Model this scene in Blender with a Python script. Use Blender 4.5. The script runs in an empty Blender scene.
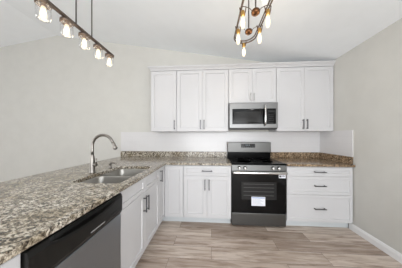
import bpy, bmesh, math, random
from mathutils import Vector, Matrix
random.seed(4)
sc = bpy.context.scene
COL = sc.collection
PI = math.pi

# ---------------------------------------------------------------- camera, world, light, exposure
F, CX, CY, CAMH, YAW = 153.3, 201.0, 137.0, 1.292, 0.0674
cam_d = bpy.data.cameras.new('camera')
cam = bpy.data.objects.new('camera', cam_d); COL.objects.link(cam)
cam.location = (0, 0, CAMH); cam.rotation_euler = (PI/2, 0, YAW)
cam_d.sensor_width = 36; cam_d.lens = F*36/402
cam_d.shift_x = (201-CX)/402; cam_d.shift_y = (CY-134)/402
cam_d.clip_start = .02
sc.camera = cam

w = bpy.data.worlds.new('world'); sc.world = w; w.use_nodes = True
wn = w.node_tree
bg = wn.nodes['Background']
bg.inputs[0].default_value = (.95, .975, 1, 1); bg.inputs[1].default_value = 2.0

def area(name, loc, rot, sx, sy, energy, col=(1, 1, 1)):
    d = bpy.data.lights.new(name, 'AREA'); d.shape = 'RECTANGLE'; d.size = sx; d.size_y = sy
    d.energy = energy; d.color = col
    o = bpy.data.objects.new(name, d); COL.objects.link(o); o.location = loc; o.rotation_euler = rot
    return o
# added soft area lights out of view; the rear one follows windows behind camera
area('daylight_fill_rear', (.2, -3.3, 1.25), (PI/2+.3, 0, 0), 3.4, 2.0, 96, (.97, .985, 1))  # stands in for rear window light, tilted up to brighten the ceiling
l_ = area('fill_left', (-6.7, -.9, 1.4), (PI/2+.05, 0, -PI/2), 3.0, 2.0, 24, (1, .985, .97)); l_.data.spread = math.radians(75)  # added fill, narrowed and aimed across the room to lift the right wall
area('fill_right', (1.88, -1.3, 1.25), (PI/2+.35, 0, PI/2), 1.6, 1.9, 16, (.97, .985, 1))  # added fill that brightens the peninsula fronts and left wall

sc.view_settings.view_transform = 'Standard'; sc.view_settings.look = 'None'
sc.view_settings.gamma = 1; sc.view_settings.use_curve_mapping = False
sc.view_settings.exposure = 0.43

# ---------------------------------------------------------------- dimensions (metres)
YF = 2.235            # base cabinet door faces
YB = 2.90             # back wall
XW = 1.95             # right wall
XR = 0.292            # range left
XP = -0.690           # peninsula door faces
XPB = -1.768          # peninsula rear edge of worktop
XRIDGE, ZR, SL = -3.12, 0, .163
ZC = 2.513
ZRIDGE = ZC + SL*(XW-XRIDGE)
XL = -7.0
YREAR = -3.5
CT = .914             # worktop height
CB = .882             # underside
def ceil_z(x): return ZC+SL*(XW-x) if x >= XRIDGE else ZRIDGE-.15*(XRIDGE-x)

# ---------------------------------------------------------------- materials
def lin(c): return tuple(((v/255)/12.92 if v/255 <= .04045 else ((v/255+.055)/1.055)**2.4) for v in c)+(1,)
def mat(name, col=(200, 200, 200), rough=.5, metal=0, **k):
    m = bpy.data.materials.new(name); m.use_nodes = True
    b = m.node_tree.nodes['Principled BSDF']
    b.inputs['Base Color'].default_value = lin(col)
    b.inputs['Roughness'].default_value = rough; b.inputs['Metallic'].default_value = metal
    for n, v in k.items(): b.inputs[n].default_value = v
    return m
def nd(m, t, **k):
    n = m.node_tree.nodes.new(t)
    for a, v in k.items():
        if a in n.inputs.keys(): n.inputs[a].default_value = v
        else: setattr(n, a, v)
    return n
def ln(m, a, b): m.node_tree.links.new(a, b)
def bsdf(m): return m.node_tree.nodes['Principled BSDF']
def coords(m, scale=(1, 1, 1), rot=(0, 0, 0), kind='Object'):
    g = nd(m, 'ShaderNodeNewGeometry') if kind == 'World' else nd(m, 'ShaderNodeTexCoord')
    mp = nd(m, 'ShaderNodeMapping'); mp.inputs['Scale'].default_value = scale; mp.inputs['Rotation'].default_value = rot
    ln(m, g.outputs['Position' if kind == 'World' else kind], mp.inputs[0]); return mp.outputs[0]
def ramp(m, src, stops):
    r = nd(m, 'ShaderNodeValToRGB'); e = r.color_ramp.elements
    while len(e) < len(stops): e.new(.5)
    for q, (p, c) in zip(e, stops): q.position = p; q.color = lin(c)
    ln(m, src, r.inputs[0]); return r
def bump(m, src, strength, dist=.002):
    b = nd(m, 'ShaderNodeBump'); b.inputs['Strength'].default_value = strength; b.inputs['Distance'].default_value = dist
    ln(m, src, b.inputs['Height']); ln(m, b.outputs[0], bsdf(m).inputs['Normal'])

def painted(name, c1, c2, rough, scale=6, bs=.15):
    m = mat(name, c1, rough)
    v = coords(m, kind='World')
    n = nd(m, 'ShaderNodeTexNoise', Scale=scale, Detail=3.0); ln(m, v, n.inputs['Vector'])
    r = ramp(m, n.outputs[0], [(.35, c1), (.65, c2)]); ln(m, r.outputs[0], bsdf(m).inputs['Base Color'])
    n2 = nd(m, 'ShaderNodeTexNoise', Scale=170.0, Detail=2.0); ln(m, v, n2.inputs['Vector'])
    bump(m, n2.outputs[0], bs, .001)
    return m
M_wall = painted('wall_paint', (196, 195, 190), (199, 198, 193), .75)
M_ceil = painted('ceiling_paint', (238, 242, 245), (240, 244, 247), .85, bs=.3)
M_trim = mat('trim_paint', (228, 228, 229), .4)
M_cab = painted('cabinet_paint', (195, 195, 197), (197, 197, 199), .38, 3, .02)
M_toe = mat('toe_kick_paint', (196, 201, 204), .5)
M_dark = mat('shadow_gap', (30, 30, 30), .7)
M_pull = mat('gunmetal_pull', (88, 88, 92), .33, .85)
M_pull2 = mat('satin_nickel_pull', (176, 176, 175), .3, .7)

def steel(name, col, rough, stretch):
    m = mat(name, col, rough, 1.0)
    v = coords(m, stretch, kind='Object')
    n = nd(m, 'ShaderNodeTexNoise', Scale=40.0, Detail=3.0); ln(m, v, n.inputs['Vector'])
    mr = nd(m, 'ShaderNodeMapRange'); mr.inputs[3].default_value = rough-.05; mr.inputs[4].default_value = rough+.08
    ln(m, n.outputs[0], mr.inputs[0]); ln(m, mr.outputs[0], bsdf(m).inputs['Roughness'])
    bump(m, n.outputs[0], .05, .0005)
    return m
M_steel = steel('brushed_steel', (121, 121, 121), .33, (1, 1, 30))
M_steel2 = steel('dishwasher_steel', (154, 161, 168), .36, (1, 1, 30))
M_dsteel = steel('dark_stainless', (97, 97, 96), .36, (1, 1, 30))
M_sink = steel('sink_steel', (168, 166, 162), .36, (1, 12, 1))
M_nickel = mat('brushed_nickel', (140, 136, 131), .34, 1.0)
M_chrome = mat('bright_steel', (215, 215, 215), .18, 1.0)
M_blackglass = mat('black_glass', (7, 7, 8), .1, **{'Specular IOR Level': .2})
M_cook = mat('ceramic_cooktop', (7, 7, 8), .2, **{'Specular IOR Level': .06})
M_window = mat('oven_window_glass', (40, 40, 40), .12, **{'Specular IOR Level': .2})
M_black = mat('black_plastic', (20, 20, 20), .4)
M_panel = mat('dishwasher_panel', (20, 20, 19), .35, **{'Specular IOR Level': .3})
M_grey = mat('grey_print', (150, 150, 150), .5)
M_white = mat('white_paper', (228, 231, 238), .5)
M_blue = mat('blue_print', (120, 150, 200), .5)
M_rubber = mat('rubber', (20, 20, 20), .7)
M_bronze = mat('weathered_bronze', (96, 84, 76), .45, .7)
M_rod = mat('dark_rod', (70, 66, 63), .45, .6)
M_copper = mat('aged_copper', (98, 66, 42), .38, .85)
M_brass = mat('brass_socket', (178, 142, 82), .35, .85)

# clear glass with cheap shadows from a plain transparent mix
def glass(name, fac):
    m = bpy.data.materials.new(name); m.use_nodes = True; t = m.node_tree; t.nodes.clear()
    o = t.nodes.new('ShaderNodeOutputMaterial'); mx = t.nodes.new('ShaderNodeMixShader')
    a = t.nodes.new('ShaderNodeBsdfTransparent'); g = t.nodes.new('ShaderNodeBsdfGlossy'); g.inputs['Roughness'].default_value = .04
    fr = t.nodes.new('ShaderNodeLayerWeight'); fr.inputs[0].default_value = fac
    t.links.new(fr.outputs['Facing'], mx.inputs[0]); t.links.new(a.outputs[0], mx.inputs[1]); t.links.new(g.outputs[0], mx.inputs[2])
    t.links.new(mx.outputs[0], o.inputs[0]); return m
M_glass = glass('clear_glass', .22)
def emit(name, col, s):
    m = mat(name, (255, 240, 215), .3)
    b = bsdf(m); b.inputs['Emission Color'].default_value = lin(col); b.inputs['Emission Strength'].default_value = s
    return m
M_fil = emit('glowing_filament', (255, 222, 165), 9.0)
def glow_glass(name, col, s, fac):
    m = bpy.data.materials.new(name); m.use_nodes = True; t = m.node_tree; t.nodes.clear()
    o = t.nodes.new('ShaderNodeOutputMaterial'); mx = t.nodes.new('ShaderNodeMixShader')
    a = t.nodes.new('ShaderNodeBsdfTransparent'); e = t.nodes.new('ShaderNodeEmission')
    e.inputs[0].default_value = lin(col); e.inputs[1].default_value = s; mx.inputs[0].default_value = fac
    t.links.new(a.outputs[0], mx.inputs[1]); t.links.new(e.outputs[0], mx.inputs[2]); t.links.new(mx.outputs[0], o.inputs[0]); return m
M_bulbg = glow_glass('lit_bulb_glass', (255, 236, 205), 1.6, .42)

# granite
def granite(name, drift=(206, 197, 180), cool=(255, 255, 255)):
    m = mat(name, (170, 155, 138), .16)
    v = coords(m, (1.0, 1.25, 1.0), (0, 0, .5), 'World')
    na = nd(m, 'ShaderNodeTexNoise', Scale=52.0, Detail=8.0, Roughness=.8, Distortion=.45); ln(m, v, na.inputs['Vector'])
    base = ramp(m, na.outputs[0], [(.385, (26, 24, 22)), (.44, (84, 76, 66)), (.485, (138, 129, 116)), (.535, (188, 181, 168)), (.60, (228, 223, 212))])
    # larger drifts of warm brown
    nb = nd(m, 'ShaderNodeTexNoise', Scale=5.0, Detail=5.0, Roughness=.6, Distortion=1.2); ln(m, v, nb.inputs['Vector'])
    rb = ramp(m, nb.outputs[0], [(.42, cool), (.60, drift)])
    mx = nd(m, 'ShaderNodeMix', data_type='RGBA', blend_type='MULTIPLY'); mx.inputs[0].default_value = .8
    ln(m, base.outputs[0], mx.inputs[6]); ln(m, rb.outputs[0], mx.inputs[7])
    # dark mineral specks
    vo = nd(m, 'ShaderNodeTexVoronoi', Scale=95.0); ln(m, v, vo.inputs['Vector'])
    rs = ramp(m, vo.outputs['Color'], [(.20, (255, 255, 255)), (.24, (0, 0, 0))]); rs.color_ramp.interpolation = 'LINEAR'
    nc = nd(m, 'ShaderNodeTexNoise', Scale=22.0, Detail=4.0); ln(m, v, nc.inputs['Vector'])
    rc = ramp(m, nc.outputs[0], [(.45, (0, 0, 0)), (.56, (255, 255, 255))])
    mul = nd(m, 'ShaderNodeMath', operation='MULTIPLY'); ln(m, rs.outputs[0], mul.inputs[0]); ln(m, rc.outputs[0], mul.inputs[1])
    mx2 = nd(m, 'ShaderNodeMix', data_type='RGBA'); mx2.inputs[7].default_value = lin((42, 36, 34))
    ln(m, mul.outputs[0], mx2.inputs[0]); ln(m, mx.outputs[2], mx2.inputs[6])
    ln(m, mx2.outputs[2], bsdf(m).inputs['Base Color'])
    return m
M_granite = granite('granite')
M_granite2 = granite('brown_granite', (196, 160, 118), (214, 188, 156))

def floor_mat():
    m = mat('vinyl_plank', (150, 138, 128), .38)
    v = coords(m, (1, 1, 1), kind='World')
    br = nd(m, 'ShaderNodeTexBrick'); ln(m, v, br.inputs['Vector'])
    br.offset = .37; br.offset_frequency = 2
    for k, x in (('Scale', 1.0), ('Brick Width', 1.22), ('Row Height', .18), ('Mortar Size', .0016), ('Mortar Smooth', .1), ('Bias', 0.0)): br.inputs[k].default_value = x
    br.inputs['Color1'].default_value = (0, 0, 0, 1); br.inputs['Color2'].default_value = (1, 1, 1, 1); br.inputs['Mortar'].default_value = (.5, .5, .5, 1)
    tone = ramp(m, br.outputs['Color'], [(0, (170, 155, 143)), (.35, (194, 180, 169)), (.7, (214, 203, 193)), (1, (192, 177, 165))])
    # shift the grain from one plank to the next
    off = nd(m, 'ShaderNodeVectorMath', operation='MULTIPLY_ADD'); off.inputs[1].default_value = (7, 3, 5)
    ln(m, br.outputs['Color'], off.inputs[0]); ln(m, v, off.inputs[2])
    mp = nd(m, 'ShaderNodeMapping'); mp.inputs['Scale'].default_value = (1.0, 9, 1); ln(m, off.outputs[0], mp.inputs[0])
    g = nd(m, 'ShaderNodeTexNoise', Scale=2.6, Detail=7.0, Roughness=.62, Distortion=.6); ln(m, mp.outputs[0], g.inputs['Vector'])
    gr = ramp(m, g.outputs[0], [(.30, (138, 120, 107)), (.44, (208, 197, 188)), (.60, (250, 248, 246))])
    mx = nd(m, 'ShaderNodeMix', data_type='RGBA', blend_type='MULTIPLY'); mx.inputs[0].default_value = .85
    ln(m, tone.outputs[0], mx.inputs[6]); ln(m, gr.outputs[0], mx.inputs[7])
    mx2 = nd(m, 'ShaderNodeMix', data_type='RGBA'); mx2.inputs[7].default_value = lin((98, 86, 78))
    ln(m, br.outputs['Fac'], mx2.inputs[0]); ln(m, mx.outputs[2], mx2.inputs[6])
    ln(m, mx2.outputs[2], bsdf(m).inputs['Base Color'])
    bump(m, g.outputs[0], .12, .002)
    return m
M_floor = floor_mat()
def tile_mat():
    m = mat('white_backsplash', (212, 211, 212), .22)
    v = coords(m, (1, 1, 1), kind='World')
    s = nd(m, 'ShaderNodeSeparateXYZ'); ln(m, v, s.inputs[0])
    ad = nd(m, 'ShaderNodeMath', operation='ADD'); ln(m, s.outputs[0], ad.inputs[0]); ln(m, s.outputs[1], ad.inputs[1])
    c = nd(m, 'ShaderNodeCombineXYZ'); ln(m, ad.outputs[0], c.inputs[0]); ln(m, s.outputs[2], c.inputs[1])
    br = nd(m, 'ShaderNodeTexBrick'); ln(m, c.outputs[0], br.inputs['Vector'])
    for k, x in (('Scale', 1.0), ('Brick Width', .30), ('Row Height', .10), ('Mortar Size', .0012)): br.inputs[k].default_value = x
    br.inputs['Color1'].default_value = lin((212, 211, 212)); br.inputs['Color2'].default_value = lin((210, 209, 210)); br.inputs['Mortar'].default_value = lin((203, 202, 203))
    ln(m, br.outputs['Color'], bsdf(m).inputs['Base Color']); return m
M_tile = tile_mat()

# ---------------------------------------------------------------- mesh helpers
def BM(): return bmesh.new()
def bx(bm, x0, x1, y0, y1, z0, z1, bev=0, seg=2):
    vs = [bm.verts.new(p) for p in [(x0,y0,z0),(x1,y0,z0),(x1,y1,z0),(x0,y1,z0),(x0,y0,z1),(x1,y0,z1),(x1,y1,z1),(x0,y1,z1)]]
    fs = [bm.faces.new([vs[i] for i in f]) for f in [(3,2,1,0),(4,5,6,7),(0,1,5,4),(1,2,6,5),(2,3,7,6),(3,0,4,7)]]
    if bev > 0:
        es = list({e for f in fs for e in f.edges})
        bmesh.ops.bevel(bm, geom=es, offset=bev, segments=seg, affect='EDGES', profile=.5)
    return bm
def tube(bm, pts, r, n=12, cap=True, closed=False):
    pts = [Vector(p) for p in pts]; N = len(pts)
    rr = r if isinstance(r, (list, tuple)) else [r]*N
    rings = []; prev = None
    for i, p in enumerate(pts):
        if closed: t = (pts[(i+1) % N]-pts[i-1]).normalized()
        elif i == 0: t = (pts[1]-pts[0]).normalized()
        elif i == N-1: t = (pts[-1]-pts[-2]).normalized()
        else: t = ((pts[i+1]-p).normalized()+(p-pts[i-1]).normalized()).normalized()
        if prev is None:
            a = Vector((0, 0, 1)) if abs(t.z) < .9 else Vector((1, 0, 0))
            u = t.cross(a).normalized()
        else:
            u = (prev-t*prev.dot(t)).normalized()
        prev = u; v = t.cross(u)
        rings.append([bm.verts.new(p+(u*math.cos(2*PI*k/n)+v*math.sin(2*PI*k/n))*rr[i]) for k in range(n)])
    M = N if closed else N-1
    for i in range(M):
        a, b = rings[i], rings[(i+1) % N]
        for k in range(n): bm.faces.new((a[k], a[(k+1) % n], b[(k+1) % n], b[k])).smooth = True
    if cap and not closed:
        bm.faces.new(rings[0][::-1]); bm.faces.new(rings[-1])
    return bm
def lathe(bm, prof, c=(0, 0, 0), n=24, axis='z'):
    rings = []
    for r, h in prof:
        ring = []
        for k in range(n):
            a = 2*PI*k/n; x, y = r*math.cos(a), r*math.sin(a)
            p = (x, y, h) if axis == 'z' else ((h, x, y) if axis == 'x' else (x, h, y))
            ring.append(bm.verts.new((p[0]+c[0], p[1]+c[1], p[2]+c[2])))
        rings.append(ring)
    for a, b in zip(rings, rings[1:]):
        for k in range(n): bm.faces.new((a[k], a[(k+1) % n], b[(k+1) % n], b[k])).smooth = True
    if prof[0][0] > 1e-4: bm.faces.new(rings[0][::-1])
    if prof[-1][0] > 1e-4: bm.faces.new(rings[-1])
    return bm
def rrect(x0, x1, y0, y1, r, seg=5):
    out = []
    for cx, cy, a0 in ((x1-r, y1-r, 0), (x0+r, y1-r, 90), (x0+r, y0+r, 180), (x1-r, y0+r, 270)):
        for k in range(seg+1):
            a = math.radians(a0+90*k/seg); out.append((cx+r*math.cos(a), cy+r*math.sin(a)))
    return out
def slab(bm, outer, holes, z0, z1):
    """solid plate with holes"""
    es = []
    for loop in [outer]+holes:
        vs = [bm.verts.new((x, y, z1)) for x, y in loop]
        es += [bm.edges.new((vs[i], vs[(i+1) % len(vs)])) for i in range(len(vs))]
    g = bmesh.ops.triangle_fill(bm, use_beauty=True, use_dissolve=False, edges=es)
    fs = [f for f in g['geom'] if isinstance(f, bmesh.types.BMFace)]
    ex = bmesh.ops.extrude_face_region(bm, geom=fs)
    for v in [v for v in ex['geom'] if isinstance(v, bmesh.types.BMVert)]: v.co.z = z0
    bmesh.ops.recalc_face_normals(bm, faces=bm.faces)
    return bm
def obj(name, bm, m, parent=None, label=None, mods=None, bevel=0):
    bmesh.ops.recalc_face_normals(bm, faces=bm.faces)
    me = bpy.data.meshes.new(name); bm.to_mesh(me); bm.free()
    for q in (m if isinstance(m, (list, tuple)) else [m]): me.materials.append(q)
    o = bpy.data.objects.new(name, me); COL.objects.link(o)
    if parent: o.parent = parent
    if label: o['label'] = label
    if bevel:
        b = o.modifiers.new('edge', 'BEVEL'); b.width = bevel; b.segments = 3; b.limit_method = 'ANGLE'; b.angle_limit = math.radians(50)
    return o
def thing(name, label, cat, loc=(0, 0, 0), rz=0, group=None):
    o = bpy.data.objects.new(name, None); COL.objects.link(o); o.empty_display_size = .1
    o.location = loc; o.rotation_euler = (0, 0, rz); o['label'] = label; o['category'] = cat
    if group: o['group'] = group
    return o
def tag(o, label, cat, group=None):
    o['label'] = label; o['category'] = cat
    if group: o['group'] = group
    return o
def struct(name, bm, m, label=None, bevel=0):
    o = obj(name, bm, m, bevel=bevel); o['kind'] = 'structure'
    if label: o['label'] = label
    return o
def poly_prism_y(bm, pts, y0, y1):
    a = [bm.verts.new((x, y0, z)) for x, z in pts]; b = [bm.verts.new((x, y1, z)) for x, z in pts]
    bm.faces.new(a); bm.faces.new(b[::-1]); n = len(pts)
    for i in range(n): bm.faces.new((a[i], b[i], b[(i+1) % n], a[(i+1) % n]))
    return bm

# ---------------------------------------------------------------- room shell
struct('floor', bx(BM(), XL, XW+.12, YREAR, YB+.12, -.1, 0), M_floor, 'grey brown wood-look plank floor')
struct('wall_back', poly_prism_y(BM(), [(XL, 0), (XW+.12, 0), (XW+.12, ceil_z(XW+.12)), (XRIDGE, ZRIDGE), (XL, ceil_z(XL))], YB, YB+.12), M_wall, 'greige gable wall behind the kitchen')
rw = BM(); bx(rw, XW, XW+.12, -.45, YB, 0, ZC); bx(rw, XW, XW+.12, YREAR, -2.15, 0, ZC); bx(rw, XW, XW+.12, -2.15, -.45, 2.2, ZC); bx(rw, XW, XW+.12, -2.15, -.45, 0, .25)  # opening behind the camera is added to let in side light
struct('wall_right', rw, M_wall, 'greige wall right of the cabinets')
cb = BM()
poly_prism_y(cb, [(XW+.12, ceil_z(XW+.12)), (XRIDGE, ZRIDGE), (XL, ceil_z(XL)), (XL, ceil_z(XL)+.1), (XRIDGE, ZRIDGE+.1), (XW+.12, ceil_z(XW+.12)+.1)], YREAR, YB+.12)
struct('ceiling', cb, M_ceil, 'white vaulted ceiling sloping up to a ridge')
# rear and far-left walls of the great room, with their window openings
def wall_open_y(name, x0, x1, y0, y1, wx0, wx1, wz0, wz1):
    b = BM(); bx(b, x0, wx0, y0, y1, 0, 2.45); bx(b, wx1, x1, y0, y1, 0, 2.45); bx(b, wx0, wx1, y0, y1, wz1, 2.45)
    if wz0 > 0: bx(b, wx0, wx1, y0, y1, 0, wz0)
    return b
rb = BM(); zt = lambda x: ceil_z(x)
wins = (-1.9, 1.9)
poly_prism_y(rb, [(XL, 0), (wins[0], 0), (wins[0], ceil_z(wins[0])), (XRIDGE, ZRIDGE), (XL, ceil_z(XL))], YREAR-.12, YREAR)
poly_prism_y(rb, [(wins[0], 2.45), (wins[1], 2.45), (wins[1], ceil_z(wins[1])), (wins[0], ceil_z(wins[0]))], YREAR-.12, YREAR)
poly_prism_y(rb, [(wins[1], 0), (XW+.12, 0), (XW+.12, ceil_z(XW+.12)), (wins[1], ceil_z(wins[1]))], YREAR-.12, YREAR)
struct('wall_rear', rb, M_wall)
lb = BM(); zl = ceil_z(XL)
bx(lb, XL-.12, XL, YREAR-.12, -2.4, 0, zl); bx(lb, XL-.12, XL, 1.2, YB+.12, 0, zl); bx(lb, XL-.12, XL, -2.4, 1.2, 2.4, zl)
struct('wall_left', lb, M_wall)

# baseboard with a moulded top, along the right wall up to the toe kick
def baseboard_x(name, x, y0, y1, sgn, h=.092):
    b = BM(); pr = [(0, 0), (.015, 0), (.015, h-.028), (.011, h-.020), (.011, h-.010), (.005, h), (0, h)]
    poly_prism_y(b, [(x-sgn*p, z) for p, z in pr], y0, y1); return struct(name, b, M_trim)
baseboard_x('baseboard_right', XW-.0005, YREAR+.01, YF+.06, 1)
b = BM(); bx(b, XL+.01, XPB-.05, YB-.016, YB-.0005, 0, .092, .003); struct('baseboard_back', b, M_trim)

# ---------------------------------------------------------------- cabinet pieces
# local frame of a front: x along the run, y into the cabinet (front face at y=0), z up
TH = .019
def shaker(x0, x1, z0, z1, rail=.057, rec=.010, y=0.0):
    """five-piece door: stiles, rails with an inner bevel and a flat recessed panel, one mesh"""
    b = BM()
    def ring(xa, xb, za, zb, yy): return [b.verts.new((xa, yy, za)), b.verts.new((xb, yy, za)), b.verts.new((xb, yy, zb)), b.verts.new((xa, yy, zb))]
    e = .0015; r = rail; i = .006
    R = [ring(x0, x1, z0, z1, y+TH), ring(x0, x1, z0, z1, y+e), ring(x0+e, x1-e, z0+e, z1-e, y), ring(x0+r, x1-r, z0+r, z1-r, y),
         ring(x0+r+i*.4, x1-r-i*.4, z0+r+i*.4, z1-r-i*.4, y+rec*.8), ring(x0+r+i, x1-r-i, z0+r+i, z1-r-i, y+rec)]
    for a, c in zip(R, R[1:]):
        for k in range(4): b.faces.new((a[k], a[(k+1) % 4], c[(k+1) % 4], c[k]))
    b.faces.new(R[0][::-1]); b.faces.new(R[-1])
    return b
def pull_bm(cx, cz, L=.128, vertical=True, y=0.0, r=.0055, st=.030):
    b = BM()
    pts = []
    h = L/2
    d = (0, 1) if vertical else (1, 0)
    def P(s, yy): return (cx+d[0]*s, y+yy, cz+d[1]*s)
    ov = .014
    if vertical: bx(b, cx-r, cx+r, y-st-r, y-st+r, cz-h-ov, cz+h+ov, .002)
    else: bx(b, cx-h-ov, cx+h+ov, y-st-r, y-st+r, cz-r, cz+r, .002)
    for s in (-h, h):
        tube(b, [P(s, -st), P(s, -.002)], r*.9, 10)
        tube(b, [P(s, -.003), P(s, -.0002)], r*1.6, 10)
    return b
def door(parent, x0, x1, z0, z1, pull=None, pm=None, L=.128, rail=.057):
    d = obj('door', shaker(x0, x1, z0, z1, rail), M_cab, parent)
    if pull:
        side, end = pull      # 'l'/'r', 'top'/'bottom'
        px = x0+rail*.5 if side == 'l' else x1-rail*.5
        pz = z1-.058-L/2 if end == 'top' else z0+.045+L/2
        obj('handle', pull_bm(px, pz, L), pm or M_pull, d)
    return d
def drawer(parent, x0, x1, z0, z1, pull=True, rail=.040, name='drawer', L=.128):
    d = obj(name, shaker(x0, x1, z0, z1, rail), M_cab, parent)
    if pull: obj('handle', pull_bm((x0+x1)/2, (z0+z1)/2, L, False), M_pull, d)
    return d
G = .003
TK = .105   # toe kick height
BZ = CB-.002  # top of base carcass
def base_body(parent, x0, x1, depth=.60, top=None):
    top = top or BZ
    b = BM(); bx(b, x0, x1, TH, depth, TK, top, .001); obj('body', b, M_cab, parent)
    b = BM(); bx(b, x0, x1, .085, .105, 0.0, TK-.0005); obj('toe_kick', b, M_toe, parent)

ZT = CB-.012      # top of door fronts
ZB = TK+.006
# --- back run, left of the range: drawer over two doors
g = 'white shaker base cabinets'
XBL = -.412
c = thing('base_cabinet', 'white shaker base cabinet left of the range, one drawer above two doors', 'cabinet', (XBL, YF, 0), 0, g)
W = XR-.005-XBL
base_body(c, 0, W, .655)
drawer(c, G, W-G, ZT-.145, ZT)
door(c, G, W/2-G/2, ZB, ZT-.148, ('r', 'top')); door(c, W/2+G/2, W-G, ZB, ZT-.148, ('l', 'top'))
# --- corner cabinet: L-shaped, two folding leaves
c = thing('corner_cabinet', 'white corner base cabinet with a narrow full-height door on each side of the inner corner', 'cabinet', (0, 0, 0), 0, g)
XC0 = XBL-.001; YS = 1.995  # where the sink base ends
b = BM()
poly = [(XP-TH, YS+.001), (XP-TH, YF+TH), (XC0, YF+TH), (XC0, YB-.012), (XP-.595, YB-.012), (XP-.595, YS+.001)]
slab(b, poly, [], TK, BZ); obj('body', b, M_cab, c)
b = BM()
bx(b, XP-.105, XP-.085, YS+.001, YF+.105, 0, TK-.0005); bx(b, XP-.085, XC0, YF+.085, YF+.105, 0, TK-.0005); obj('toe_kick', b, M_toe, c)
d = obj('door', shaker(0, XC0-XP-2*G-.002, ZB, ZT, .05), M_cab, c); d.location = (XP+.004, YF, 0)
wl = YF-YS-.004
d = obj('door', shaker(0, wl, ZB, ZT, .05), M_cab, c); d.location = (XP, YS+.003, 0); d.rotation_euler = (0, 0, PI/2)
h = obj('handle', pull_bm(.028, ZT-.04-.064), M_pull, d)
# --- right of the range: three drawers
XRR = XR+.762+.005
c = thing('drawer_cabinet', 'white base cabinet with three wide drawers right of the range', 'cabinet', (XRR, YF, 0), 0, g)
W = XW-.004-XRR
base_body(c, 0, W, .655)
zs = [(ZT-.125, ZT), (ZT-.128-.255, ZT-.128), (ZB, ZT-.131-.255)]
for z0, z1 in zs: drawer(c, G, W-.012, z0, z1)

# --- peninsula: local x runs along +Y, local y goes to -X
def pen(name, label, cat, y, grp=None): return thing(name, label, cat, (XP, y, 0), PI/2, grp)
YSK = 1.115
c = pen('sink_cabinet', 'white sink base cabinet in the peninsula, two false drawer fronts above two doors', 'cabinet', YSK, g)
W = YS-YSK
b = BM()  # open-topped box so the bowls hang inside
for q in ((0, .018, TH, .595), (W-.018, W, TH, .595), (.018, W-.018, .577, .595)): bx(b, q[0], q[1], q[2], q[3], TK, BZ)
bx(b, .018, W-.018, TH, .577, TK, TK+.018); bx(b, .018, W-.018, TH, .036, TK, .70)
bx(b, .018, W-.018, TH, .030, .70, BZ)
obj('body', b, M_cab, c)
b = BM(); bx(b, 0, W, .085, .105, 0, TK-.0005); obj('toe_kick', b, M_toe, c)
drawer(c, G, W/2-G/2, ZT-.145, ZT, False, name='false_drawer'); drawer(c, W/2+G/2, W-G, ZT-.145, ZT, False, name='false_drawer')
door(c, G, W/2-G/2, ZB, ZT-.148, ('r', 'top')); door(c, W/2+G/2, W-G, ZB, ZT-.148, ('l', 'top'))

# dishwasher
YD = .515
c = pen('dishwasher', 'stainless steel dishwasher with black control panel under the granite peninsula', 'dishwasher', YD+.002)
W = YSK-YD-.006
b = BM(); bx(b, .004, W-.004, .03, .58, .10, CB-.006, .003); obj('body', b, M_black, c)
b = BM(); bx(b, 0, W, -.012, .028, .105, .722, .006); obj('door_panel', b, M_steel2, c)
# control panel: swelling front with a scooped pocket handle
b = BM()
nx = 28
def cp(u, k):
    z0, z1 = .726, CB-.014
    s = math.sin(PI*min(max((u-.14)/.72, 0), 1))**.5 if .14 < u < .86 else 0
    lipz = z1-.012-.030*s
    prof = [(.028, z0), (-.012, z0), (-.020, z0+.02), (-.022, lipz-.012), (-.019, lipz), (-.019+.03*s, lipz+.004*s), (-.016+.032*s, z1-.004), (-.010, z1), (.028, z1)]
    return prof[k]
cols = []
for i in range(nx+1):
    u = i/nx; cols.append([b.verts.new((u*W, *cp(u, k))) for k in range(9)])
for a, q in zip(cols, cols[1:]):
    for k in range(9): b.faces.new((a[k], q[k], q[(k+1) % 9], a[(k+1) % 9]))
b.faces.new(cols[0][::-1]); b.faces.new(cols[-1])
p = obj('control_panel', b, M_panel, c)
b = BM(); bx(b, W*.49, W*.68, -.0236, -.0225, .757, .763); obj('brand_mark', b, M_grey, p, 'small pale grey lettering strip')
for k in range(5): obj('button', bx(BM(), W*.76+k*.019, W*.76+k*.019+.011, -.0236, -.0222, .768, .775, .0004), M_black, p)
b = BM(); bx(b, 0, W, .06, .075, .002, .102); obj('kick_plate', b, M_black, c)

# end cabinet at the near end of the peninsula
YE = .055
c = pen('end_cabinet', 'white base cabinet at the near end of the peninsula, beside the dishwasher', 'cabinet', YE, g)
W = YD-YE-.001
base_body(c, 0, W, .595)
drawer(c, G, W-G, ZT-.145, ZT)
door(c, G, W/2-G/2, ZB, ZT-.148, ('r', 'top')); door(c, W/2+G/2, W-G, ZB, ZT-.148, ('l', 'top'))
# finished back of the peninsula under the seating overhang
b = BM(); bx(b, XP-.620, XP-.600, YE, YB-.002, 0, BZ, .001)
for k in range(4):
    ya = YE+.06+k*.69; bx(b, XP-.626, XP-.620, ya, ya+.6, .12, .80, .002)
tag(obj('peninsula_back_panel', b, M_cab), 'white finished back panel under the peninsula overhang', 'panel')

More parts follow.
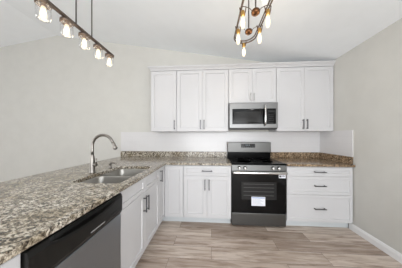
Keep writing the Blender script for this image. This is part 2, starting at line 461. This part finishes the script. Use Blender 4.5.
# ---------------------------------------------------------------- worktops
SX0, SX1, SY0, SY1 = -1.18, -.748, 1.20, 1.915
XE = XP+.020   # peninsula front edge
YG = YF-.025   # back run front edge
YMID = SY0+.36
SPT = .021
wt = BM()
outer = [(XPB, .02), (XE, .02), (XE, YG), (XR-.004, YG), (XR-.004, YB-.003), (XPB, YB-.003)]
holes = [rrect(SX0, SX1, SY0, SY1, .05)]
holes.append([(-1.235+.016*math.cos(2*PI*k/12), 1.55+.016*math.sin(2*PI*k/12)) for k in range(12)])
slab(wt, outer, holes, CB, CT)
w1 = obj('worktop', wt, M_granite, bevel=.004)
tag(w1, 'L-shaped speckled granite worktop of the peninsula and left back run', 'worktop')
b = BM(); bx(b, XPB, XR-.004, YB-SPT-.002, YB-.003, CT+.0005, CT+.102, .002)
obj('backsplash_strip', b, M_granite, w1)
b = BM(); slab(b, [(XRR-.001, YG), (XW-.003, YG), (XW-.003, YB-.003), (XRR-.001, YB-.003)], [], CB, CT)
w2 = obj('worktop', b, M_granite2, bevel=.004)
tag(w2, 'short brown granite worktop over the three drawers right of the range', 'worktop')
b = BM(); bx(b, XRR-.001, XW-.003-SPT, YB-SPT-.002, YB-.003, CT+.0005, CT+.102, .002); obj('backsplash_strip', b, M_granite2, w2)
b = BM(); bx(b, XW-SPT-.002, XW-.003, YF+.010, YB-.003, CT+.0005, CT+.102, .002); obj('side_splash', b, M_granite2, w2)

# white tile band
ZU = 1.384
b = BM()
bx(b, XPB+.0, XW-.010, YB-.010, YB-.0003, CT+.103, ZU+.004); bx(b, XW-.010, XW-.0003, YF+.012, YB-.0003, CT+.103, ZU+.004)
bx(b, XR-.002, XRR-.003, YB-.010, YB-.0003, .70, CT+.103)
o = tag(obj('tile_backsplash', b, M_tile), 'white tile band on the wall between granite worktops and wall cabinets', 'backsplash')

# ---------------------------------------------------------------- sink
c = thing('kitchen_sink', 'double-bowl stainless undermount sink in the granite peninsula', 'sink', (0, 0, CB-.001))
def bowl(x0, x1, y0, y1, depth, r=.055):
    b = BM(); loops = []
    for ins, z, rr in ((-.018, 0, r+.01), (.0, 0, r), (.004, -.012, r), (.010, -depth+.03, r), (.022, -depth+.006, r-.01), (.045, -depth, r-.02)):
        loops.append([b.verts.new((x, y, z)) for x, y in rrect(x0+ins, x1-ins, y0+ins, y1-ins, rr)])
    for a, q in zip(loops, loops[1:]):
        n = len(a)
        for k in range(n): b.faces.new((a[k], a[(k+1) % n], q[(k+1) % n], q[k])).smooth = True
    f = b.faces.new(loops[-1])
    return b
for (y0, y1, dp) in ((SY0-.004, YMID-.008, .19), (YMID+.008, SY1+.004, .19)):
    o = obj('bowl', bowl(SX0-.004, SX1+.004, y0+.004, y1-.004, dp), M_sink, c)
    s = o.modifiers.new('t', 'SOLIDIFY'); s.thickness = .0015; s.offset = -1
    cx, cy = (SX0+SX1)/2, (y0+y1)/2
    b = BM(); lathe(b, [(.044, -dp+.001), (.044, -dp+.004), (.036, -dp+.004), (.030, -dp+.0015), (.012, -dp+.0015), (.008, -dp+.008), (.0, -dp+.008)], (cx, cy, 0)); obj('drain', b, M_chrome, o)

# ---------------------------------------------------------------- faucet and dispenser
FX, FY = -1.255, 1.54
c = thing('kitchen_faucet', 'tall brushed nickel pull-down faucet behind the sink', 'faucet', (FX, FY, CT))
b = BM(); lathe(b, [(.030, .0005), (.030, .005), (.027, .010), (.026, .03), (.0255, .11), (.023, .15), (.019, .175), (.0152, .190), (.0150, .192)]); obj('base', b, M_nickel, c)
pts = [(0, 0, .188), (0, 0, .23), (0, 0, .275)]
R_ = .118
for k in range(1, 15):
    a = PI-PI*1.0*k/14*.86; pts.append((R_+R_*math.cos(a), -.006*k/14, .280+R_*math.sin(a)*1.0))
lx, ly, lz = pts[-1]
pts.append((lx+.006, ly, lz-.012))
b = BM(); tube(b, pts, .0145, 14); obj('spout', b, M_nickel, c)
b = BM(); dx, dz = .42, -.907
q = Vector((lx+.006, ly, lz-.012))
tube(b, [q+Vector((dx*s, 0, dz*s)) for s in (0, .006, .02, .055, .068, .072)], [.0148, .0160, .0165, .0215, .0215, .017], 16)
sp = obj('spray_head', b, M_nickel, c)
b = BM(); tube(b, [q+Vector((dx*s, 0, dz*s)) for s in (.0725, .076)], .013, 14); obj('nozzle', b, M_rubber, sp)
b = BM(); tube(b, [(.018, -.006, .085), (.056, -.016, .088)], .0155, 14); tube(b, [(.048, -.014, .09), (.056, -.016, .12), (.058, -.018, .155)], [.009, .0075, .0065], 10)
obj('lever', b, M_nickel, c)
c = thing('soap_dispenser', 'small brushed nickel soap dispenser at the far corner of the sink', 'soap dispenser', (-1.232, 1.79, CT))
b = BM(); lathe(b, [(.021, .0005), (.021, .006), (.016, .012), (.0145, .045), (.018, .050), (.018, .064), (.0, .068)]); obj('base', b, M_nickel, c)
b = BM(); tube(b, [(0, 0, .056), (.03, 0, .062), (.065, 0, .060), (.078, 0, .050)], [.010, .009, .0085, .008], 10); obj('spout', b, M_nickel, c)

# ---------------------------------------------------------------- wall cabinets
YU = YB-.325      # carcass front + door faces
ZTOP = 2.460
def wall_cab(label, x0, x1, z0, doors, lend=False, pm=None, L=.128, zt=2.418, grp='white shaker wall cabinets'):
    c = thing('wall_cabinet', label, 'cabinet', (x0, YU, z0), 0, grp)
    W = x1-x0-.001; H = ZTOP-z0
    b = BM(); bx(b, 0, W, TH, .313, 0, H, .001); obj('body', b, M_cab, c)
    b = BM()   # crown: stepped cove profile swept along the front (and the open end)
    prof = [(0.018, -.035), (-.004, -.035), (-.006, -.020), (-.016, -.008), (-.034, .008), (-.042, .014), (-.042, .030), (.018, .030)]
    cols = []
    xs = [(-.0, 0), (W, 0)]
    for i, x in enumerate((0, W)):
        cols.append([b.verts.new((x-(max(0, -p) if (lend and i == 0) else 0), p, H+z)) for p, z in prof])
    n = len(prof)
    for k in range(n): b.faces.new((cols[0][k], cols[1][k], cols[1][(k+1) % n], cols[0][(k+1) % n]))
    b.faces.new(cols[0][::-1]); b.faces.new(cols[1])
    bx(b, 0, W, .018, .30, H+.0005, H+.030)
    if lend:
        e0 = [b.verts.new((-max(0, -p), max(p, p), H+z)) for p, z in prof]; e1 = [b.verts.new((-max(0, -p), .313, H+z)) for p, z in prof]
        for k in range(n): b.faces.new((e0[k], e1[k], e1[(k+1) % n], e0[(k+1) % n]))
    obj('crown', b, M_cab, c)
    n = doors
    H2 = zt-z0
    e = .006
    if n == 1: door(c, e, W-e, .006, H2, ('r', 'bottom'), pm, L)
    else:
        door(c, e, W/2-G/2, .006, H2, ('r', 'bottom'), pm, L); door(c, W/2+G/2, W-e, .006, H2, ('l', 'bottom'), pm, L)
    return c
ZD = 2.375
wall_cab('white wall cabinet with one tall door at the left end of the row', -1.042, -.590, ZU, 1, True)
wall_cab('white wall cabinet with two tall doors left of the microwave', -.590, .286, ZU, 2)
wall_cab('short white two-door wall cabinet above the microwave', .286, 1.056, 1.853, 2, pm=M_pull2, L=.096)
wall_cab('white wall cabinet with two tall doors against the right wall', 1.056, XW-.003, ZU, 2)

# ---------------------------------------------------------------- microwave
MW0, MW1 = .292, 1.050
c = thing('microwave_oven', 'stainless over-the-range microwave with black window under the short cabinet', 'microwave', (MW0, YB-.405, 1.424))
W, H = MW1-MW0, .416
b = BM(); bx(b, .002, W-.002, .022, .392, .0, H, .004); obj('body', b, M_dsteel, c)
b = BM()
# door frame with opening: steel frame around black glass
dw = W*.765
def frame(b, x0, x1, z0, z1, l, r, t, bo, y0, y1):
    R = []
    for (xa, xb, za, zb, y) in ((x0, x1, z0, z1, y1), (x0, x1, z0, z1, y0+.004), (x0+.004, x1-.004, z0+.004, z1-.004, y0), (x0+l, x1-r, z0+bo, z1-t, y0), (x0+l, x1-r, z0+bo, z1-t, y1)):
        R.append([b.verts.new(p) for p in ((xa, y, za), (xb, y, za), (xb, y, zb), (xa, y, zb))])
    for a, q in zip(R, R[1:]):
        for k in range(4): b.faces.new((a[k], a[(k+1) % 4], q[(k+1) % 4], q[k]))
    for k in range(4): b.faces.new((R[-1][k], R[-1][(k+1) % 4], R[0][(k+1) % 4], R[0][k]))
frame(b, 0, W, .012, H, .045, .03, .095, .062, 0, .022)
obj('front_frame', b, M_steel, c)
d = BM(); bx(d, .048, dw-.01, .003, .02, .077, H-.098, .002); d = obj('door', d, M_blackglass, c)
b = BM(); bx(b, .075, dw-.09, .0015, .0032, .108, H-.14, .0005); obj('window', b, M_window, d)
b = BM(); bx(b, dw-.006, W-.032, .003, .02, .077, H-.098, .002); p = obj('control_panel', b, M_blackglass, c)
mk = mat('dim_key', (34, 34, 36), .4)
for i in range(5):
    for j in range(3): obj('button', bx(BM(), dw+.035+j*.028, dw+.053+j*.028, .0018, .0032, .095+i*.03, .104+i*.03), mk, p)
b = BM(); bx(b, dw+.03, W-.045, .0018, .0032, .262, .292); obj('display', b, mat('display_glass', (22, 26, 30), .1), p)
b = BM()
hx = dw-.028
tube(b, [(hx, -.002, .050), (hx, -.030, .062), (hx, -.042, .10), (hx, -.047, .21), (hx, -.042, .32), (hx, -.030, .362), (hx, -.002, .374)], [.010, .012, .013, .014, .013, .012, .010], 14)
obj('handle', b, M_chrome, d)
b = BM(); bx(b, .01, W-.01, .006, .08, -.010, .010, .003)
for k in range(26): bx(b, .03+k*.027, .05+k*.027, .012, .07, -.012, -.010)
obj('vent_grille', b, M_black, c)
b = BM(); bx(b, .335, .385, .0015, .0032, H-.112, H-.106); obj('brand_mark', b, M_grey, d, 'tiny grey lettering strip')

# ---------------------------------------------------------------- range
c = thing('kitchen_range', 'freestanding dark stainless electric range with black glass oven door', 'range', (XR+.001, YF-.012, 0))
W = .756; D_ = YB-.012-(YF-.012)
b = BM(); bx(b, .003, W-.003, .045, D_-.03, .02, .8925, .004); obj('body', b, M_black, c)
for x in (.04, W-.04):
    for y in (.09, D_-.08):
        b = BM(); lathe(b, [(.016, 0.0), (.016, .012), (.008, .014), (.008, .022)], (x, y, 0)); obj('foot', b, M_black, c)
b = BM(); bx(b, 0, W, .005, .045, .028, .205, .006); obj('drawer', b, M_dsteel, c)
# oven door
b = BM(); bx(b, 0, W, -.002, .044, .210, .775, .006); d = obj('oven_door', b, M_blackglass, c)
b = BM(); bx(b, .0, W, -.006, .040, .776, .803, .004); obj('door_trim', b, M_dsteel, d)
b = BM(); bx(b, .135, W-.135, -.0034, -.002, .405, .655, .0006); wn_ = obj('window', b, M_window, d)
b = BM()
for z in (.46, .515, .57, .62):
    bx(b, .165, W-.17, -.0044, -.0034, z, z+.006)
obj('rack_line', b, mat('rack_line', (74, 74, 74), .35), wn_)
b = BM()
hz = .792
tube(b, [(.045, .0, hz), (.045, -.045, hz)], .010, 12); tube(b, [(W-.045, .0, hz), (W-.045, -.045, hz)], .010, 12)
tube(b, [(.012, -.048, hz), (.03, -.050, hz), (W-.03, -.050, hz), (W-.012, -.048, hz)], [.016, .0195, .0195, .016], 16)
obj('handle', b, M_chrome, d)
# front control strip
b = BM()
a = [(0.0, .806), (.008, .8925), (.045, .8925), (.045, .806)]
poly = []
A = [b.verts.new((0.0, y, z)) for y, z in a]; B = [b.verts.new((W, y, z)) for y, z in a]
for k in range(4): b.faces.new((A[k], B[k], B[(k+1) % 4], A[(k+1) % 4]))
b.faces.new(A[::-1]); b.faces.new(B)
p = obj('control_strip', b, M_dsteel, c, bevel=.002)
for kx in (.105, .185, W-.185, W-.105):
    b = BM(); lathe(b, [(.025, .002), (.025, -.006), (.021, -.010), (.0185, -.034), (.0155, -.038), (0, -.038)], (kx, .002, .852), 20, 'y')
    bx(b, kx-.003, kx+.003, -.042, -.030, .836, .868, .001)
    obj('knob', b, M_chrome, p)
b = BM(); bx(b, -.002, W+.002, -.008, D_-.055, .893, .918, .004); ck = obj('cooktop', b, M_cook, c)
for x, y, r in ((.20, .17, .11), (.56, .17, .085), (.20, .43, .075), (.56, .43, .10), (.38, .47, .05)):
    b = BM(); lathe(b, [(r, .9181), (r, .9184), (r-.003, .9184), (r-.003, .9181)], (x, y, 0), 40); obj('burner_ring', b, mat('burner_ring', (15, 15, 16), .3, **{'Specular IOR Level': .06}), ck)
# backguard
yb0 = D_-.10
b = BM(); bx(b, .002, W-.002, yb0+.006, D_-.004, .9005, 1.03, .003); obj('backguard_base', b, M_cook, c)
b = BM(); bx(b, 0, W, yb0-.012, D_-.004, 1.020, 1.200, .006); q = obj('backguard', b, M_dsteel, c)
b = BM(); bx(b, .235, .480, yb0-.0145, yb0-.0122, 1.103, 1.172, .0006); dd = obj('display', b, M_blackglass, q)
mk = mat('clock_print', (96, 108, 116), .4)
for k in range(6): obj('touch_key', bx(BM(), .252+k*.035, .270+k*.035, yb0-.0155, yb0-.0145, 1.112, 1.117), mk, dd)
b = BM()
for k in range(3): bx(b, .315+k*.028, .332+k*.028, yb0-.0155, yb0-.0145, 1.138, 1.158)
obj('clock_digits', b, mk, dd)
b = BM(); bx(b, W/2-.035, W/2+.035, -.0082, -.006, .786, .789); 
obj('brand_mark', b, M_grey, d, 'tiny grey lettering strip')
# stickers on the oven glass
s = BM(); bx(s, .275, .465, -.0058, -.0036, .318, .445); s = obj('paper_label', s, M_white, d, 'white paper label with printed lines')
b = BM()
bx(b, .28, .46, -.0064, -.0058, .425, .436)
obj('print', b, M_blue, s)
b = BM()
for k in range(6): bx(b, .29, .44-.02*(k % 3), -.0064, -.0058, .338+k*.014, .342+k*.014)
obj('print', b, mat('pale_print', (176, 180, 190), .6), s)
s = BM(); bx(s, W-.105, W-.012, -.0058, -.0036, .715, .765); s = obj('small_sticker', s, M_white, d, 'small white and dark sticker')
b = BM(); bx(b, W-.098, W-.07, -.0064, -.0058, .728, .752); bx(b, W-.06, W-.02, -.0064, -.0058, .735, .741); bx(b, W-.06, W-.03, -.0064, -.0058, .747, .752); obj('print', b, M_black, s)

# ---------------------------------------------------------------- hanging lamps
def bulb_mesh(L=.108, r=.021):
    b = BM(); lathe(b, [(.011, 0), (.012, -.012), (.016, -.028), (r, -.058), (r*.98, -.070), (r*.75, -L+.010), (r*.35, -L+.002), (0, -L)], n=18); return b
def filament_mesh(L=.105):
    b = BM()
    for k in range(4):
        a = k*PI/2+.4; tube(b, [(.005*math.cos(a), .005*math.sin(a), -.022), (.013*math.cos(a), .013*math.sin(a), -.05), (.006*math.cos(a), .006*math.sin(a), -.085)], .0022, 6)
    return b
def lamp_light(name, loc, e):
    d = bpy.data.lights.new(name, 'POINT'); d.energy = e; d.color = (1, .86, .66); d.shadow_soft_size = .05
    o = bpy.data.objects.new(name, d); COL.objects.link(o); o.location = loc; return o

# linear jar pendant over the peninsula
PX, PZ, PY = -1.2, 2.283, 1.375
c = thing('linear_pendant', 'dark bronze linear pendant with five clear glass jar bulbs over the peninsula', 'pendant lamp', (PX, PY, PZ))
b = BM(); bx(b, -.0125, .0125, -.43, .43, -.010, .012, .003); obj('bar', b, M_bronze, c)
zc = ceil_z(PX)-PZ
for y in (-.09, .09):
    b = BM(); tube(b, [(0, y, .010), (0, y, zc-.02)], .0055, 10); obj('rod', b, M_rod, c)
b = BM(); bx(b, -.06, .06, -.17, .17, zc-.045, zc-.022, .005); bx(b, -.045, .045, -.15, .15, zc-.024, zc-.004, .002); obj('canopy', b, M_bronze, c)
for k in range(5):
    y = (k-2)*.178
    b = BM(); lathe(b, [(.010, -.009), (.013, -.018), (.044, -.022), (.046, -.030), (.046, -.046), (.043, -.047), (.041, -.034), (.016, -.030), (.016, -.058), (0, -.058)], (0, y, 0), 24)
    s = obj('lamp_cap', b, M_bronze, c)
    b = BM(); lathe(b, [(.041, -.040), (.0415, -.060), (.0425, -.10), (.042, -.135), (.036, -.150), (.032, -.152)], (0, y, 0), 24)
    # open-bottomed jar
    sh = obj('glass_shade', b, M_glass, c)
    bm = bulb_mesh(); bmesh.ops.translate(bm, verts=bm.verts, vec=(0, y, -.052)); bl = obj('bulb', bm, M_bulbg, c)
    bm = filament_mesh(); bmesh.ops.translate(bm, verts=bm.verts, vec=(0, y, -.052)); obj('filament', bm, M_fil, bl)
    l = lamp_light('pendant_bulb_light', (PX, PY+y, PZ-.118), .7)
    

# caged oval chandelier near the range
QX, QY, QZ = .385, 1.49, 2.38
c = thing('oval_chandelier', 'oval bronze chandelier with copper hubs and glowing bare bulbs in front of the range', 'chandelier', (QX, QY, QZ))
def oval(hw, hl, z, seg=12):
    out = []; r = hw
    for cy, a0 in ((hl-r, 0), (-(hl-r), 180)):
        for k in range(seg+1):
            a = math.radians(a0+180*k/seg); out.append((r*math.cos(a), cy+r*math.sin(a), z))
    return out
HW, HL = .108, .36
b = BM(); tube(b, oval(HW+.014, HL+.045, .052), .0075, 8, closed=True); obj('frame_ring', b, M_bronze, c)
b = BM(); tube(b, oval(HW+.004, HL+.038, .075), .0068, 8, closed=True); obj('frame_ring', b, M_bronze, c)
zc = ceil_z(QX)-QZ
for y in (-.125, .125):
    b = BM(); tube(b, [(0, y, .0), (0, y, zc-.012)], .006, 10); obj('rod', b, M_rod, c)
    b = BM(); lathe(b, [(.0, -.024), (.020, -.024), (.034, -.013), (.038, .004), (.031, .018), (.010, .025)], (0, y, 0), 24); obj('hub', b, M_copper, c)
    b = BM()
    for s in (-1, 1):
        tube(b, [(s*.02, y, .0), (s*.05, y, .035), (s*.085, y, .052), (s*(HW+.008), y, .055)], .0028, 8)
    obj('cross_arm', b, M_bronze, c)
b = BM(); bx(b, -.05, .05, -.15, .10, zc-.035, zc-.018, .005); bx(b, -.04, .04, -.14, .09, zc-.02, zc-.008, .002); obj('canopy', b, M_bronze, c)
spots = [(0, HL), (0, -HL), (-HW, .115), (-HW, -.115), (HW, .115), (HW, -.115)]
for x, y in spots:
    b = BM(); lathe(b, [(.006, .030), (.014, .024), (.017, .010), (.017, -.016), (.0145, -.026), (.0, -.026)], (x, y, 0), 20)
    s = obj('socket', b, M_brass, c)
    b = BM()
    for sg in (-1, 1): tube(b, [(x+sg*.014, y, -.018), (x+sg*.022, y, .018), (x+sg*.027, y, .055)], .0042, 8)
    obj('bracket', b, M_copper, s)
    bm = bulb_mesh(); bmesh.ops.translate(bm, verts=bm.verts, vec=(x, y, -.026)); bl = obj('bulb', bm, M_bulbg, c)
    bm = filament_mesh(); bmesh.ops.translate(bm, verts=bm.verts, vec=(x, y, -.026)); obj('filament', bm, M_fil, bl)
    lamp_light('chandelier_bulb_light', (QX+x, QY+y, QZ-.08), .7)
